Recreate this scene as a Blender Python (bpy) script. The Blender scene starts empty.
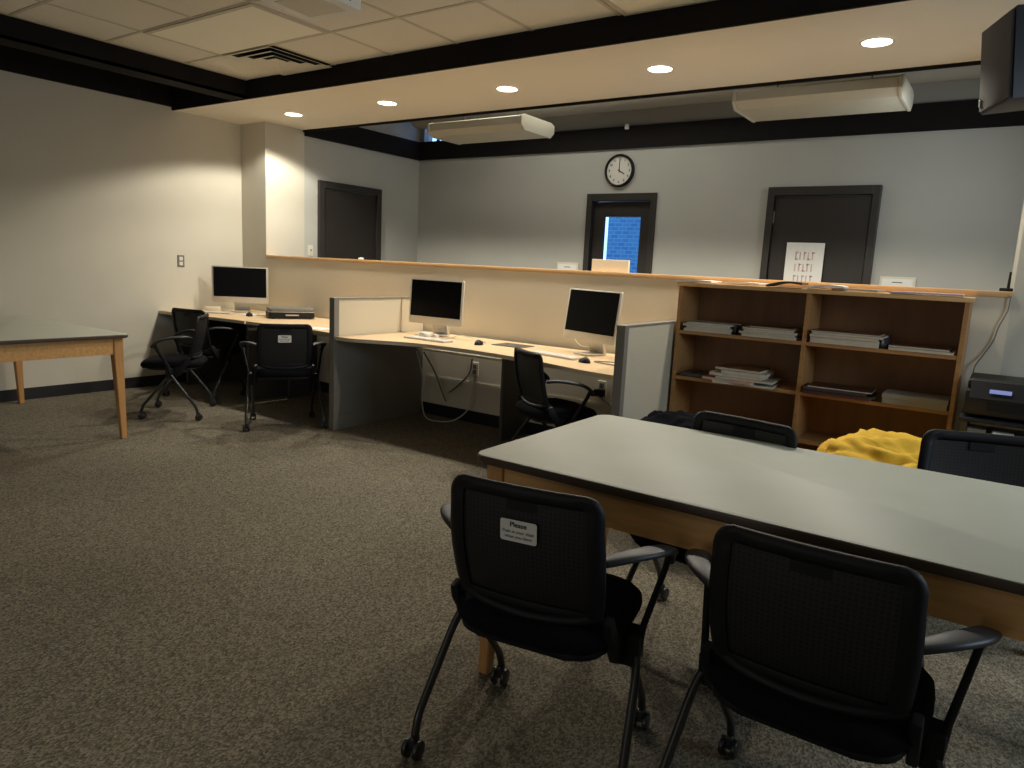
import bpy, bmesh, math, random
from mathutils import Vector, Matrix, noise
random.seed(7)
PI = math.pi
R = math.radians
scene = bpy.context.scene
COL = scene.collection

# ---------------------------------------------------------------- camera
cam_d = bpy.data.cameras.new('camera')
cam = bpy.data.objects.new('camera', cam_d)
COL.objects.link(cam)
cam_d.sensor_width = 36.0
cam_d.lens = 36.0 * 711.3 / 1024
cam_d.clip_start = 0.02
yaw, pitch, roll = R(34.5536), R(9.4548), R(2.7452)
f = Vector((-math.sin(yaw) * math.cos(pitch), math.cos(yaw) * math.cos(pitch), -math.sin(pitch)))
r = Vector((math.cos(yaw), math.sin(yaw), 0))
u = r.cross(f)
r2 = r * math.cos(roll) + u * math.sin(roll)
u2 = -r * math.sin(roll) + u * math.cos(roll)
m3 = Matrix((r2, u2, -f)).transposed()
cam.matrix_world = Matrix.Translation((0, 0, 1.335)) @ m3.to_4x4()
scene.camera = cam

# ---------------------------------------------------------------- world, exposure, area lights
w = bpy.data.worlds.new('world'); scene.world = w; w.use_nodes = True
w.node_tree.nodes['Background'].inputs[0].default_value = (0.30, 0.52, 1.0, 1)
w.node_tree.nodes['Background'].inputs[1].default_value = 2.6
scene.view_settings.view_transform = 'Standard'
scene.view_settings.look = 'None'
scene.view_settings.gamma = 1
scene.view_settings.use_curve_mapping = False
scene.view_settings.exposure = 0.0
scene.cycles.max_bounces = 8
scene.cycles.diffuse_bounces = 5
scene.cycles.sample_clamp_indirect = 4

def area(name, loc, target, sx, sy, power, color):
    d = bpy.data.lights.new(name, 'AREA'); d.shape = 'RECTANGLE'; d.size = sx; d.size_y = sy
    d.energy = power; d.color = color
    o = bpy.data.objects.new(name, d); COL.objects.link(o)
    o.location = loc
    o.rotation_euler = (Vector(target) - Vector(loc)).to_track_quat('-Z', 'Y').to_euler()
    return o
area('rear_room_fill', (-2.2, -1.6, 2.7), (-2.2, -1.2, 0), 1.2, 0.6, 4, (1.0, 0.95, 0.84))  # added ambient fill behind the camera, not a fixture of the room
area('rear_ceiling_fill', (-1.8, -3.3, 1.1), (-2.6, 1.2, 2.9), 3.2, 1.3, 18, (0.98, 0.97, 0.95))  # added fill aimed up to brighten the ceiling; no window stands here
area('right_window_daylight', (2.4, 2.9, 1.75), (0.2, 2.4, 0.75), 1.2, 1.0, 42, (0.70, 0.86, 1.0))
area('back_room_daylight', (-0.35, 5.75, 2.2), (-1.6, 7.0, 1.4), 0.7, 0.9, 6, (0.84, 0.93, 1.0))
area('back_room_fill', (-3.6, 5.9, 3.3), (-3.6, 6.0, 0), 2.5, 0.6, 20, (1.0, 0.96, 0.84))  # added fill for the back room, whose own lights are off

# ---------------------------------------------------------------- materials
def mat(name, col, rough=0.6, metal=0.0, noise_amt=0.0, nscale=20.0, bump=0.0, spec=None, stretch=None, emit=None, estr=0.0, col2=None):
    m = bpy.data.materials.new(name); m.use_nodes = True
    nt = m.node_tree; b = nt.nodes['Principled BSDF']
    b.inputs['Base Color'].default_value = (*col, 1)
    b.inputs['Roughness'].default_value = rough
    b.inputs['Metallic'].default_value = metal
    if spec is not None: b.inputs['Specular IOR Level'].default_value = spec
    if emit:
        b.inputs['Emission Color'].default_value = (*emit, 1); b.inputs['Emission Strength'].default_value = estr
    tc = nt.nodes.new('ShaderNodeTexCoord'); mp = nt.nodes.new('ShaderNodeMapping')
    nt.links.new(tc.outputs['Object'], mp.inputs[0])
    if stretch: mp.inputs['Scale'].default_value = stretch
    n = nt.nodes.new('ShaderNodeTexNoise'); n.inputs['Scale'].default_value = nscale; n.inputs['Detail'].default_value = 4
    nt.links.new(mp.outputs[0], n.inputs['Vector'])
    if noise_amt > 0:
        cr = nt.nodes.new('ShaderNodeValToRGB')
        c2 = col2 if col2 else tuple(c * (1 - noise_amt) for c in col)
        cr.color_ramp.elements[0].position = 0.3; cr.color_ramp.elements[1].position = 0.7
        cr.color_ramp.elements[0].color = (*c2, 1); cr.color_ramp.elements[1].color = (*col, 1)
        nt.links.new(n.outputs['Fac'], cr.inputs[0]); nt.links.new(cr.outputs[0], b.inputs['Base Color'])
    if bump > 0:
        bp = nt.nodes.new('ShaderNodeBump'); bp.inputs['Strength'].default_value = bump; bp.inputs['Distance'].default_value = 0.002
        nt.links.new(n.outputs['Fac'], bp.inputs['Height']); nt.links.new(bp.outputs[0], b.inputs['Normal'])
    return m

M = {}
M['wall'] = mat('cream wall paint', (0.58, 0.55, 0.46), 0.75, noise_amt=0.04, nscale=3, bump=0.05)
M['wall_back'] = mat('pale grey wall paint', (0.46, 0.46, 0.42), 0.75, noise_amt=0.04, nscale=3)
M['wall_upper'] = mat('grey upper wall', (0.33, 0.32, 0.29), 0.8, noise_amt=0.06, nscale=3)
M['soffit'] = mat('cream soffit paint', (0.84, 0.79, 0.68), 0.6, noise_amt=0.04, nscale=2)
M['partition'] = mat('cream partition paint', (0.70, 0.63, 0.50), 0.7, noise_amt=0.03, nscale=3)
M['tile'] = mat('ceiling tile', (0.86, 0.83, 0.74), 0.9, noise_amt=0.16, nscale=130, bump=0.3)
M['tbar'] = mat('ceiling grid', (0.58, 0.53, 0.43), 0.6)
M['dark'] = mat('dark brown paint', (0.012, 0.010, 0.010), 0.8, noise_amt=0.2, nscale=8, spec=0.15)
M['door'] = mat('dark brown door', (0.020, 0.016, 0.013), 0.55, noise_amt=0.15, nscale=6, stretch=(6, 6, 1))
M['doorframe'] = mat('dark door frame', (0.026, 0.022, 0.019), 0.45)
M['basebd'] = mat('black vinyl base', (0.012, 0.011, 0.012), 0.5)
M['diffuser'] = mat('unlit light diffuser', (0.93, 0.90, 0.76), 0.5)
M['white'] = mat('white plastic', (0.72, 0.71, 0.66), 0.4)
M['offwhite'] = mat('off white enamel', (0.66, 0.63, 0.53), 0.5)
M['fixture'] = mat('cream fixture enamel', (0.62, 0.58, 0.46), 0.5)
M['blackplastic'] = mat('black plastic', (0.007, 0.007, 0.009), 0.55, bump=0.15, nscale=400, spec=0.3)
M['blackfabric'] = mat('black fabric', (0.008, 0.008, 0.011), 0.95, noise_amt=0.3, nscale=300, bump=0.3, spec=0.1)
M['armpad'] = mat('grey black armrest', (0.024, 0.025, 0.029), 0.5)
M['blackmetal'] = mat('black tube', (0.02, 0.02, 0.02), 0.3, spec=0.6)
M['caster'] = mat('caster', (0.02, 0.02, 0.021), 0.35)
M['laminate'] = mat('grey green laminate', (0.48, 0.49, 0.41), 0.5, noise_amt=0.08, nscale=4, spec=0.35)
M['edge'] = mat('dark table edging', (0.062, 0.039, 0.024), 0.45)
M['maple'] = mat('maple wood', (0.76, 0.42, 0.15), 0.45, noise_amt=0.22, nscale=6, stretch=(1, 8, 8))
M['mapleleg'] = mat('maple leg wood', (0.60, 0.31, 0.11), 0.45, noise_amt=0.22, nscale=6, stretch=(10, 10, 1))
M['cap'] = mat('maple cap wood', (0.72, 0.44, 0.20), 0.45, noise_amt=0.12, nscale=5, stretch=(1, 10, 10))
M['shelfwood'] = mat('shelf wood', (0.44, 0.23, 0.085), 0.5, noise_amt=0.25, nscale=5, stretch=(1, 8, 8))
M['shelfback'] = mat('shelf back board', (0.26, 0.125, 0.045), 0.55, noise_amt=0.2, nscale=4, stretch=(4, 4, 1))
M['desktop'] = mat('pale maple laminate', (0.74, 0.55, 0.33), 0.4, noise_amt=0.08, nscale=4, stretch=(1, 9, 9))
M['deskedge'] = mat('cream desk edge', (0.62, 0.54, 0.40), 0.5)
M['steel'] = mat('taupe metal', (0.20, 0.185, 0.16), 0.5)
M['darksteel'] = mat('dark taupe metal', (0.085, 0.078, 0.068), 0.5)
M['fabricpanel'] = mat('grey fabric panel', (0.50, 0.465, 0.37), 0.9, noise_amt=0.1, nscale=150, bump=0.3)
M['panelglass'] = mat('pale laminate panel', (0.60, 0.53, 0.40), 0.5)
M['alu'] = mat('silver aluminium', (0.60, 0.57, 0.50), 0.38, metal=0.35)
M['screen'] = mat('dark screen glass', (0.003, 0.003, 0.004), 0.3, spec=0.08)
M['cable'] = mat('white cable', (0.55, 0.53, 0.46), 0.5)
M['greycable'] = mat('grey cable', (0.16, 0.15, 0.14), 0.5)
M['paper'] = mat('paper', (0.80, 0.79, 0.75), 0.8)
M['ink'] = mat('ink', (0.02, 0.02, 0.02), 0.8)
M['redink'] = mat('faded red ink', (0.60, 0.42, 0.38), 0.8)
M['clockface'] = mat('clock face', (0.70, 0.68, 0.62), 0.5)
M['clearglass'] = mat('glass', (1, 1, 1), 0.02)
_b = M['clearglass'].node_tree.nodes['Principled BSDF']; _b.inputs['Transmission Weight'].default_value = 1; _b.inputs['IOR'].default_value = 1.01
M['lens'] = mat('lit downlight lens', (1, 1, 1), 0.5, emit=(1, 0.93, 0.80), estr=9)
M['greyplastic'] = mat('grey plastic', (0.16, 0.16, 0.15), 0.45)
M['greybox'] = mat('grey cardboard', (0.30, 0.29, 0.26), 0.8)
M['grille'] = mat('speaker grille', (0.07, 0.07, 0.075), 0.7, bump=0.5, nscale=500)
M['blacksatin'] = mat('black satin', (0.006, 0.007, 0.014), 0.5)
M['display'] = mat('lit display', (0.1, 0.1, 0.2), 0.3, emit=(0.35, 0.42, 0.9), estr=0.45)
M['duct'] = mat('painted duct', (0.36, 0.34, 0.29), 0.6, noise_amt=0.08, nscale=3)
M['projector'] = mat('white projector shell', (0.86, 0.85, 0.82), 0.4)
M['cream'] = mat('cream card', (0.80, 0.70, 0.52), 0.7)

def yellow():
    m = mat('mustard yellow cotton', (0.74, 0.45, 0.03), 0.85, noise_amt=0.12, nscale=6, bump=0.4)
    return m
M['yellow'] = yellow()
M['blackcloth'] = mat('dark charcoal cloth', (0.006, 0.006, 0.009), 0.95, spec=0.05, noise_amt=0.3, nscale=8, bump=0.4)

def carpet():
    m = bpy.data.materials.new('woven brown carpet'); m.use_nodes = True; nt = m.node_tree; b = nt.nodes['Principled BSDF']
    b.inputs['Roughness'].default_value = 0.95; b.inputs['Specular IOR Level'].default_value = 0.1
    tc = nt.nodes.new('ShaderNodeTexCoord')
    mp = nt.nodes.new('ShaderNodeMapping'); nt.links.new(tc.outputs['Object'], mp.inputs[0])
    vo = nt.nodes.new('ShaderNodeTexVoronoi'); vo.inputs['Scale'].default_value = 190
    mp.inputs['Scale'].default_value = (1.0, 0.62, 1)
    nt.links.new(mp.outputs[0], vo.inputs['Vector'])
    n = nt.nodes.new('ShaderNodeTexNoise'); n.inputs['Scale'].default_value = 70; n.inputs['Detail'].default_value = 3
    nt.links.new(tc.outputs['Object'], n.inputs['Vector'])
    cr = nt.nodes.new('ShaderNodeValToRGB')
    e = cr.color_ramp.elements
    e[0].position = 0.0; e[0].color = (0.090, 0.078, 0.058, 1)
    e[1].position = 1.0; e[1].color = (0.28, 0.25, 0.19, 1)
    e2 = cr.color_ramp.elements.new(0.5); e2.color = (0.172, 0.150, 0.112, 1)
    sep = nt.nodes.new('ShaderNodeSeparateColor'); nt.links.new(vo.outputs['Color'], sep.inputs[0])
    nt.links.new(sep.outputs[0], cr.inputs[0])
    n2 = nt.nodes.new('ShaderNodeTexNoise'); n2.inputs['Scale'].default_value = 0.9; n2.inputs['Detail'].default_value = 4
    nt.links.new(tc.outputs['Object'], n2.inputs['Vector'])
    mr = nt.nodes.new('ShaderNodeMapRange'); mr.inputs[1].default_value = 0.3; mr.inputs[2].default_value = 0.7
    mr.inputs[3].default_value = 0.82; mr.inputs[4].default_value = 1.1
    nt.links.new(n2.outputs['Fac'], mr.inputs[0])
    mx = nt.nodes.new('ShaderNodeVectorMath'); mx.operation = 'SCALE'
    nt.links.new(cr.outputs[0], mx.inputs[0]); nt.links.new(mr.outputs[0], mx.inputs['Scale'])
    nt.links.new(mx.outputs[0], b.inputs['Base Color'])
    bp = nt.nodes.new('ShaderNodeBump'); bp.inputs['Strength'].default_value = 0.6; bp.inputs['Distance'].default_value = 0.004
    nt.links.new(vo.outputs['Distance'], bp.inputs['Height']); nt.links.new(bp.outputs[0], b.inputs['Normal'])
    return m
M['carpet'] = carpet()

def mesh_plastic():
    m = bpy.data.materials.new('perforated black mesh'); m.use_nodes = True; nt = m.node_tree; b = nt.nodes['Principled BSDF']
    b.inputs['Roughness'].default_value = 0.5
    tc = nt.nodes.new('ShaderNodeTexCoord'); mp = nt.nodes.new('ShaderNodeMapping')
    mp.inputs['Rotation'].default_value = (PI / 2, 0, 0)
    nt.links.new(tc.outputs['Object'], mp.inputs[0])
    br = nt.nodes.new('ShaderNodeTexBrick'); br.offset = 0
    br.inputs['Scale'].default_value = 1
    br.inputs['Brick Width'].default_value = 0.0115; br.inputs['Row Height'].default_value = 0.0115
    br.inputs['Mortar Size'].default_value = 0.0028
    br.inputs['Color1'].default_value = (0.002, 0.002, 0.002, 1); br.inputs['Color2'].default_value = (0.002, 0.002, 0.002, 1)
    br.inputs['Mortar'].default_value = (0.013, 0.013, 0.014, 1)
    nt.links.new(mp.outputs[0], br.inputs['Vector'])
    nt.links.new(br.outputs['Color'], b.inputs['Base Color'])
    return m
M['mesh'] = mesh_plastic()

def brick():
    m = bpy.data.materials.new('outdoor brick'); m.use_nodes = True; nt = m.node_tree; b = nt.nodes['Principled BSDF']
    b.inputs['Roughness'].default_value = 0.9
    tc = nt.nodes.new('ShaderNodeTexCoord'); mp = nt.nodes.new('ShaderNodeMapping'); mp.inputs['Rotation'].default_value = (PI / 2, 0, 0)
    nt.links.new(tc.outputs['Object'], mp.inputs[0])
    br = nt.nodes.new('ShaderNodeTexBrick'); br.inputs['Scale'].default_value = 1
    br.inputs['Brick Width'].default_value = 0.11; br.inputs['Row Height'].default_value = 0.05; br.inputs['Mortar Size'].default_value = 0.005
    br.inputs['Color1'].default_value = (0.10, 0.27, 0.42, 1); br.inputs['Color2'].default_value = (0.07, 0.20, 0.36, 1)  # blue cast of the daylight put into the brick and mortar colours
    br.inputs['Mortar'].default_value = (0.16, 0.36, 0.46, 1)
    nt.links.new(mp.outputs[0], br.inputs['Vector']); nt.links.new(br.outputs['Color'], b.inputs['Base Color'])
    return m
M['brick'] = brick()

_cc = {}
def cmat(c, rough=0.6):
    k = (c, rough)
    if k not in _cc: _cc[k] = mat('cover colour %d' % len(_cc), c, rough, noise_amt=0.1, nscale=30)
    return _cc[k]

# ---------------------------------------------------------------- mesh helpers
def link(name, bm, m, parent=None, smooth=None, loc=None):
    bmesh.ops.recalc_face_normals(bm, faces=bm.faces)
    me = bpy.data.meshes.new(name)
    bm.to_mesh(me); bm.free()
    ms = m if isinstance(m, (list, tuple)) else [m]
    for x in ms: me.materials.append(x)
    o = bpy.data.objects.new(name, me); COL.objects.link(o)
    if smooth is not None:
        for p in me.polygons: p.use_smooth = True
        me.set_sharp_from_angle(angle=R(smooth))
    if parent: o.parent = parent
    if loc: o.location = loc
    return o

def box(bm, x0, x1, y0, y1, z0, z1, bev=0.0, mx=None, seg=2, mi=0):
    t = bmesh.new()
    bmesh.ops.create_cube(t, size=1)
    for v in t.verts:
        v.co = Vector(((x0 + x1) / 2 + v.co.x * (x1 - x0), (y0 + y1) / 2 + v.co.y * (y1 - y0), (z0 + z1) / 2 + v.co.z * (z1 - z0)))
    if bev > 0: bmesh.ops.bevel(t, geom=list(t.edges), offset=bev, segments=seg, profile=0.5, affect='EDGES')
    merge(bm, t, mx, mi)
    return bm

def merge(bm, t, mx=None, mi=0):
    if mx is not None: t.transform(mx)
    mp = {}
    for v in t.verts: mp[v] = bm.verts.new(v.co)
    for fc in t.faces:
        nf = bm.faces.new([mp[v] for v in fc.verts]); nf.material_index = mi
    t.free()

def B(*a, **k):
    return box(bmesh.new(), *a, **k)

def fillet(pts, rad, n=5):
    P = [Vector(p) for p in pts]
    if len(P) < 3: return P
    out = [P[0]]
    for i in range(1, len(P) - 1):
        a, b_, c = P[i - 1], P[i], P[i + 1]
        d1 = (a - b_); d2 = (c - b_)
        rr = min(rad, d1.length * 0.45, d2.length * 0.45)
        s = b_ + d1.normalized() * rr; e = b_ + d2.normalized() * rr
        for k in range(n + 1):
            t = k / n
            out.append((1 - t) ** 2 * s + 2 * t * (1 - t) * b_ + t * t * e)
    out.append(P[-1])
    return out

def catmull(pts, n=6):
    P = [Vector(p) for p in pts]; P = [P[0]] + P + [P[-1]]; out = []
    for i in range(1, len(P) - 2):
        p0, p1, p2, p3 = P[i - 1:i + 3]
        for k in range(n):
            t = k / n
            out.append(0.5 * ((2 * p1) + (-p0 + p2) * t + (2 * p0 - 5 * p1 + 4 * p2 - p3) * t * t + (-p0 + 3 * p1 - 3 * p2 + p3) * t ** 3))
    out.append(P[-2]); return out

def tube(bm, pts, rad, seg=10, flat=1.0):
    P = [Vector(p) for p in pts]
    t0 = (P[1] - P[0]).normalized()
    up = Vector((0, 0, 1)) if abs(t0.z) < 0.9 else Vector((0, 1, 0))
    n = (up - t0 * up.dot(t0)).normalized(); rings = []
    for i, p in enumerate(P):
        if i == 0: t = t0
        elif i == len(P) - 1: t = (P[i] - P[i - 1]).normalized()
        else: t = ((P[i + 1] - P[i]).normalized() + (P[i] - P[i - 1]).normalized()).normalized()
        n = (n - t * n.dot(t)).normalized(); b_ = t.cross(n)
        rr = rad[i] if isinstance(rad, (list, tuple)) else rad
        rings.append([bm.verts.new(p + n * rr * math.cos(a) + b_ * rr * flat * math.sin(a)) for a in [2 * PI * k / seg for k in range(seg)]])
    for a, b_ in zip(rings, rings[1:]):
        for k in range(seg): bm.faces.new((a[k], a[(k + 1) % seg], b_[(k + 1) % seg], b_[k]))
    bm.faces.new(rings[0][::-1]); bm.faces.new(rings[-1])
    return bm

def prism(bm, poly, z0, z1, bev=0.0, mx=None, mi=0, axis='z', seg=2):
    t = bmesh.new()
    def mk(p, z):
        if axis == 'z': return (p[0], p[1], z)
        if axis == 'y': return (p[0], z, p[1])
        return (z, p[0], p[1])
    lo = [t.verts.new(mk(p, z0)) for p in poly]; hi = [t.verts.new(mk(p, z1)) for p in poly]
    n = len(poly)
    a = t.faces.new(lo[::-1]); b_ = t.faces.new(hi)
    for k in range(n): t.faces.new((lo[k], lo[(k + 1) % n], hi[(k + 1) % n], hi[k]))
    if bev > 0:
        ed = list(set(list(a.edges) + list(b_.edges)))
        bmesh.ops.bevel(t, geom=ed, offset=bev, segments=seg, profile=0.5, affect='EDGES')
    merge(bm, t, mx, mi); return bm

def rrect(w, h, rad, n=6, cx=0, cy=0):
    out = []
    for sx, sy, a0 in ((1, 1, 0), (-1, 1, 90), (-1, -1, 180), (1, -1, 270)):
        for k in range(n + 1):
            a = R(a0 + 90 * k / n)
            out.append((cx + sx * (w / 2 - rad) + rad * math.cos(a), cy + sy * (h / 2 - rad) + rad * math.sin(a)))
    return out

def cyl(bm, c, rad, h, axis='z', seg=24, mi=0, bev=0.0, mx=None):
    poly = [(c[{'z': 0, 'y': 0, 'x': 1}[axis]] + rad * math.cos(2 * PI * k / seg), c[{'z': 1, 'y': 2, 'x': 2}[axis]] + rad * math.sin(2 * PI * k / seg)) for k in range(seg)]
    z = c[{'z': 2, 'y': 1, 'x': 0}[axis]]
    return prism(bm, poly, z - h / 2, z + h / 2, bev, mx, mi, axis)

def text_mesh(body, size, m, parent, loc, rot, name='lettering', align='CENTER', bold=0.0):
    cu = bpy.data.curves.new('txt', 'FONT'); cu.body = body; cu.size = size; cu.align_x = align; cu.align_y = 'CENTER'; cu.extrude = 0.0003; cu.offset = bold
    t = bpy.data.objects.new('txt', cu); COL.objects.link(t)
    bpy.context.view_layer.update()
    me = bpy.data.meshes.new_from_object(t.evaluated_get(bpy.context.evaluated_depsgraph_get()))
    bpy.data.objects.remove(t); bpy.data.curves.remove(cu)
    me.materials.clear(); me.materials.append(m)
    o = bpy.data.objects.new(name, me); COL.objects.link(o); o.parent = parent
    o.location = loc; o.rotation_euler = rot
    return o

def tag(o, label, cat, group=None):
    o['label'] = label; o['category'] = cat
    if group: o['group'] = group
    return o
def thing(name, label, cat, loc=(0, 0, 0), rz=0.0, group=None):
    o = bpy.data.objects.new(name, None); COL.objects.link(o); o.empty_display_size = 0.1
    o.location = loc; o.rotation_euler = (0, 0, rz)
    return tag(o, label, cat, group)
def struct(name, bm, m, parent=None, smooth=None):
    o = link(name, bm, m, parent, smooth)
    if parent is None: o['kind'] = 'structure'
    return o
def copy_tree(root, loc, rz, label, group=None):
    def cp(o, par):
        c = o.copy(); COL.objects.link(c); c.parent = par
        for ch in [x for x in o.children]: cp(ch, c)
        return c
    c = cp(root, None); c.location = loc; c.rotation_euler = (0, 0, rz); c['label'] = label
    if group: c['group'] = group
    return c

# ================================================================ ROOM
XL, XR, YF, P, XP, YB = -6.83, 3.2, -3.5, 4.70, -6.42, 7.0
ZS, ZC, ZH = 2.65, 2.80, 3.45
struct('floor', B(XL - .1, XR + .1, YF - .1, YB + .1, -0.1, 0), M['carpet'])
struct('wall_left', B(XL - .12, XL, YF, 5.19, 0, ZH), M['wall'])
struct('wall_front', B(XL, XR, YF - .12, YF, 0, ZC), M['wall'])
struct('wall_right', B(XR, XR + .12, YF, P + .5, 0, ZC), M['wall'])
struct('wall_pillar', B(XL, XP, P, 5.19, 0, ZS + .1), M['wall'])
struct('wall_back_right', B(0.0, XR, P, 5.19, 0, ZS + .1), M['wall'])
struct('wall_partition', B(XP, 0.0, P, P + .13, 0, 1.29), M['partition'])
cb = bmesh.new(); box(cb, XP, 0.0, P - .008, P + .14, 1.29, 1.322, .003)
tr = struct('trim_1', cb, M['cap'], smooth=30)
# back room
struct('wall_back_room_left', B(XP - .1, XP, 5.19, YB, 0, ZH), M['wall_back'])
struct('wall_back_room_right', B(-.02, 0.0, 5.19, YB, 0, ZH), M['wall_back'])
# back wall with a hole for the glazed door and a clerestory pane
bw = bmesh.new()
D1 = (-3.93, -3.12)      # glazed door frame extent at y = 7
D2 = (-1.99, -1.04)
box(bw, XP - .1, D1[0], YB, YB + .15, 0, 2.60)
box(bw, D1[1], 0.1, YB, YB + .15, 0, 2.60)
box(bw, D1[0], D1[1], YB, YB + .15, 2.14, 2.60)
struct('wall_back', bw, M['wall_back'])
up = bmesh.new()
box(up, XP - .1, -6.34, YB, YB + .15, 2.60, ZH)
box(up, -5.98, 0.1, YB, YB + .15, 2.60, ZH)
box(up, -6.34, -5.98, YB, YB + .15, 2.60, 2.82); box(up, -6.34, -5.98, YB, YB + .15, 3.25, ZH)
struct('wall_back_upper', up, M['wall_upper'])
w1 = struct('window_1', B(-6.34, -5.98, YB + .05, YB + .06, 2.82, 3.25), M['clearglass'])
struct('window_frame', B(-6.165, -6.155, YB + .03, YB + .08, 2.82, 3.25), M['dark'], w1)
struct('ceiling_back_room', B(XP - .1, .1, 5.19, YB + .15, ZH, ZH + .1), M['wall_upper'])
struct('ceiling', B(-5.65, XR + .1, YF - .1, 3.95, ZC, ZC + .1), M['tile'])
struct('ceiling_recess', B(XL - .1, -5.65, YF - .1, 3.95, 3.0, 3.1), M['dark'])
# soffit with the downlights
struct('ceiling_soffit', B(XL, XR, 3.97, 5.17, ZS, ZH), M['soffit'])
struct('trim_2', B(XL, XR, 3.95, 3.97, ZS - .004, ZC + .2), M['dark'])       # dark fascia
struct('trim_3', B(XP, 0, 5.17, 5.19, ZS - .02, ZH), M['dark'])
# dark beam along the left wall
bb = bmesh.new(); box(bb, -5.86, -5.65, YF, 3.95, ZS, ZS + .02); box(bb, -5.67, -5.65, YF, 3.95, ZS, 3.0)
box(bb, XL, XL + .03, YF, 3.95, 2.675, 3.0); box(bb, -5.86, -5.84, YF, 3.95, ZS + .02, 3.0)
box(bb, XL + .03, -5.86, YF, 3.95, 2.86, 2.88)
box(bb, -6.62, -6.60, 3.55, 3.58, 2.62 + .04, 2.86)
struct('trim_4', bb, M['dark'])
# dark beams in the back room
struct('trim_5', B(XP, XP + .03, 5.19, YB, 2.595, 2.815), M['dark'])
struct('trim_6', B(XP + .03, -.02, YB - .03, YB, 2.595, 2.815), M['dark'])
# baseboards
struct('baseboard_left', B(XL, XL + .012, YF, P, 0, .1), M['basebd'])
struct('baseboard_back', B(XP, 0, P - .012, P, 0, .1), M['basebd'])
struct('baseboard_pillar', B(XL + .012, XP, P - .012, P, 0, .1), M['basebd'])
# ceiling grid
g = bmesh.new()
xs = [-5.135 + .61 * k for k in range(-0, 14)]; ys = [3.385 - .61 * k for k in range(0, 12)]
for x in xs: box(g, x - .012, x + .012, YF, 3.95, ZC - .004, ZC + .002)
for y in ys: box(g, -5.65, XR, y - .012, y + .012, ZC - .0045, ZC + .002)
box(g, -5.65, -5.62, YF, 3.95, ZC - .004, ZC + .002)
struct('trim_7', g, M['tbar'])

# ceiling troffers (off)
def troffer(x, y, label):
    t = thing('ceiling_light', label, 'ceiling light', (x, y, ZC), group=None)
    fb = bmesh.new()
    for a in ((-.605, .605, -.30, -.27), (-.605, .605, .27, .30), (-.605, -.575, -.27, .27), (.575, .605, -.27, .27)):
        box(fb, *a, -.012, -.001)
    link('light_frame', fb, M['tbar'], t)
    link('diffuser', B(-.575, .575, -.27, .27, -.01, -.002, .002), M['diffuser'], t)
    return t
troffer(-4.525, 3.08, 'large rectangular unlit ceiling panel light near the vent, beside the projector')
troffer(-1.45, 3.66, 'unlit ceiling panel light cut by the upper edge, right of the projector')

# vent diffuser
v = thing('ceiling_vent', 'square louvred metal air vent in the ceiling beside the panel light', 'vent', (-4.83, 3.645, ZC))
fb = bmesh.new()
for k, s in enumerate((.29, .21, .13)):
    wd = .054
    pts = [(-s, -s), (s, -s), (s, s), (-s, s)]
    for (ax, ay), (bx_, by_) in zip(pts, pts[1:] + pts[:1]):
        inn = lambda p: (p[0] * (s - wd) / s, p[1] * (s - wd) / s)
        ai, bi = inn((ax, ay)), inn((bx_, by_))
        vs = [fb.verts.new((ax, ay, -.022)), fb.verts.new((bx_, by_, -.022)), fb.verts.new((*bi, -.006)), fb.verts.new((*ai, -.006))]
        vt = [fb.verts.new(q.co + Vector((0, 0, .002))) for q in vs]
        fb.faces.new(vs); fb.faces.new(vt[::-1])
        for i in range(4): fb.faces.new((vs[i], vs[(i + 1) % 4], vt[(i + 1) % 4], vt[i]))
link('louvres', fb, M['offwhite'], v)
link('plate', B(-.05, .05, -.05, .05, -.016, -.010, .001), M['offwhite'], v)
link('vent_backing', B(-.29, .29, -.29, .29, -.002, -.001), M['dark'], v)

# downlights
DL = [(-5.81, 4.57), (-4.58, 4.575), (-3.335, 4.59), (-2.085, 4.56), (-.80, 4.56)]
words = ['leftmost, beside the wall pillar', 'second from the wall pillar', 'middle one of the five', 'second from the speaker end', 'nearest to the black speaker']
for i, ((x, y), wd) in enumerate(zip(DL, words)):
    t = thing('downlight', 'lit round recessed downlight in the soffit, ' + wd, 'downlight', (x, y, ZS), group='recessed downlights in the soffit')
    rb = bmesh.new()
    n = 32
    for r0, r1, z0, z1 in ((.092, .078, 0.0, -.004),):
        o_ = [rb.verts.new((r0 * math.cos(2 * PI * k / n), r0 * math.sin(2 * PI * k / n), -.001)) for k in range(n)]
        i_ = [rb.verts.new((r1 * math.cos(2 * PI * k / n), r1 * math.sin(2 * PI * k / n), -.005)) for k in range(n)]
        j_ = [rb.verts.new((r1 * .97 * math.cos(2 * PI * k / n), r1 * .97 * math.sin(2 * PI * k / n), -.001)) for k in range(n)]
        for k in range(n):
            q = (k + 1) % n
            rb.faces.new((o_[k], o_[q], i_[q], i_[k])); rb.faces.new((i_[k], i_[q], j_[q], j_[k]))
    link('trim_ring', rb, M['offwhite'], t)
    lb = bmesh.new(); cyl(lb, (0, 0, -.003), .077, .004, 'z', 32)
    link('lens', lb, M['lens'], t)
    ld = bpy.data.lights.new('downlight_beam', 'SPOT'); ld.energy = 84; ld.color = (1.0, 0.925, 0.785)
    ld.spot_size = R(143); ld.spot_blend = 0.22; ld.shadow_soft_size = 0.05
    lo = bpy.data.objects.new('downlight_beam', ld); COL.objects.link(lo); lo.parent = t; lo.location = (0, 0, -.06)

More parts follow.
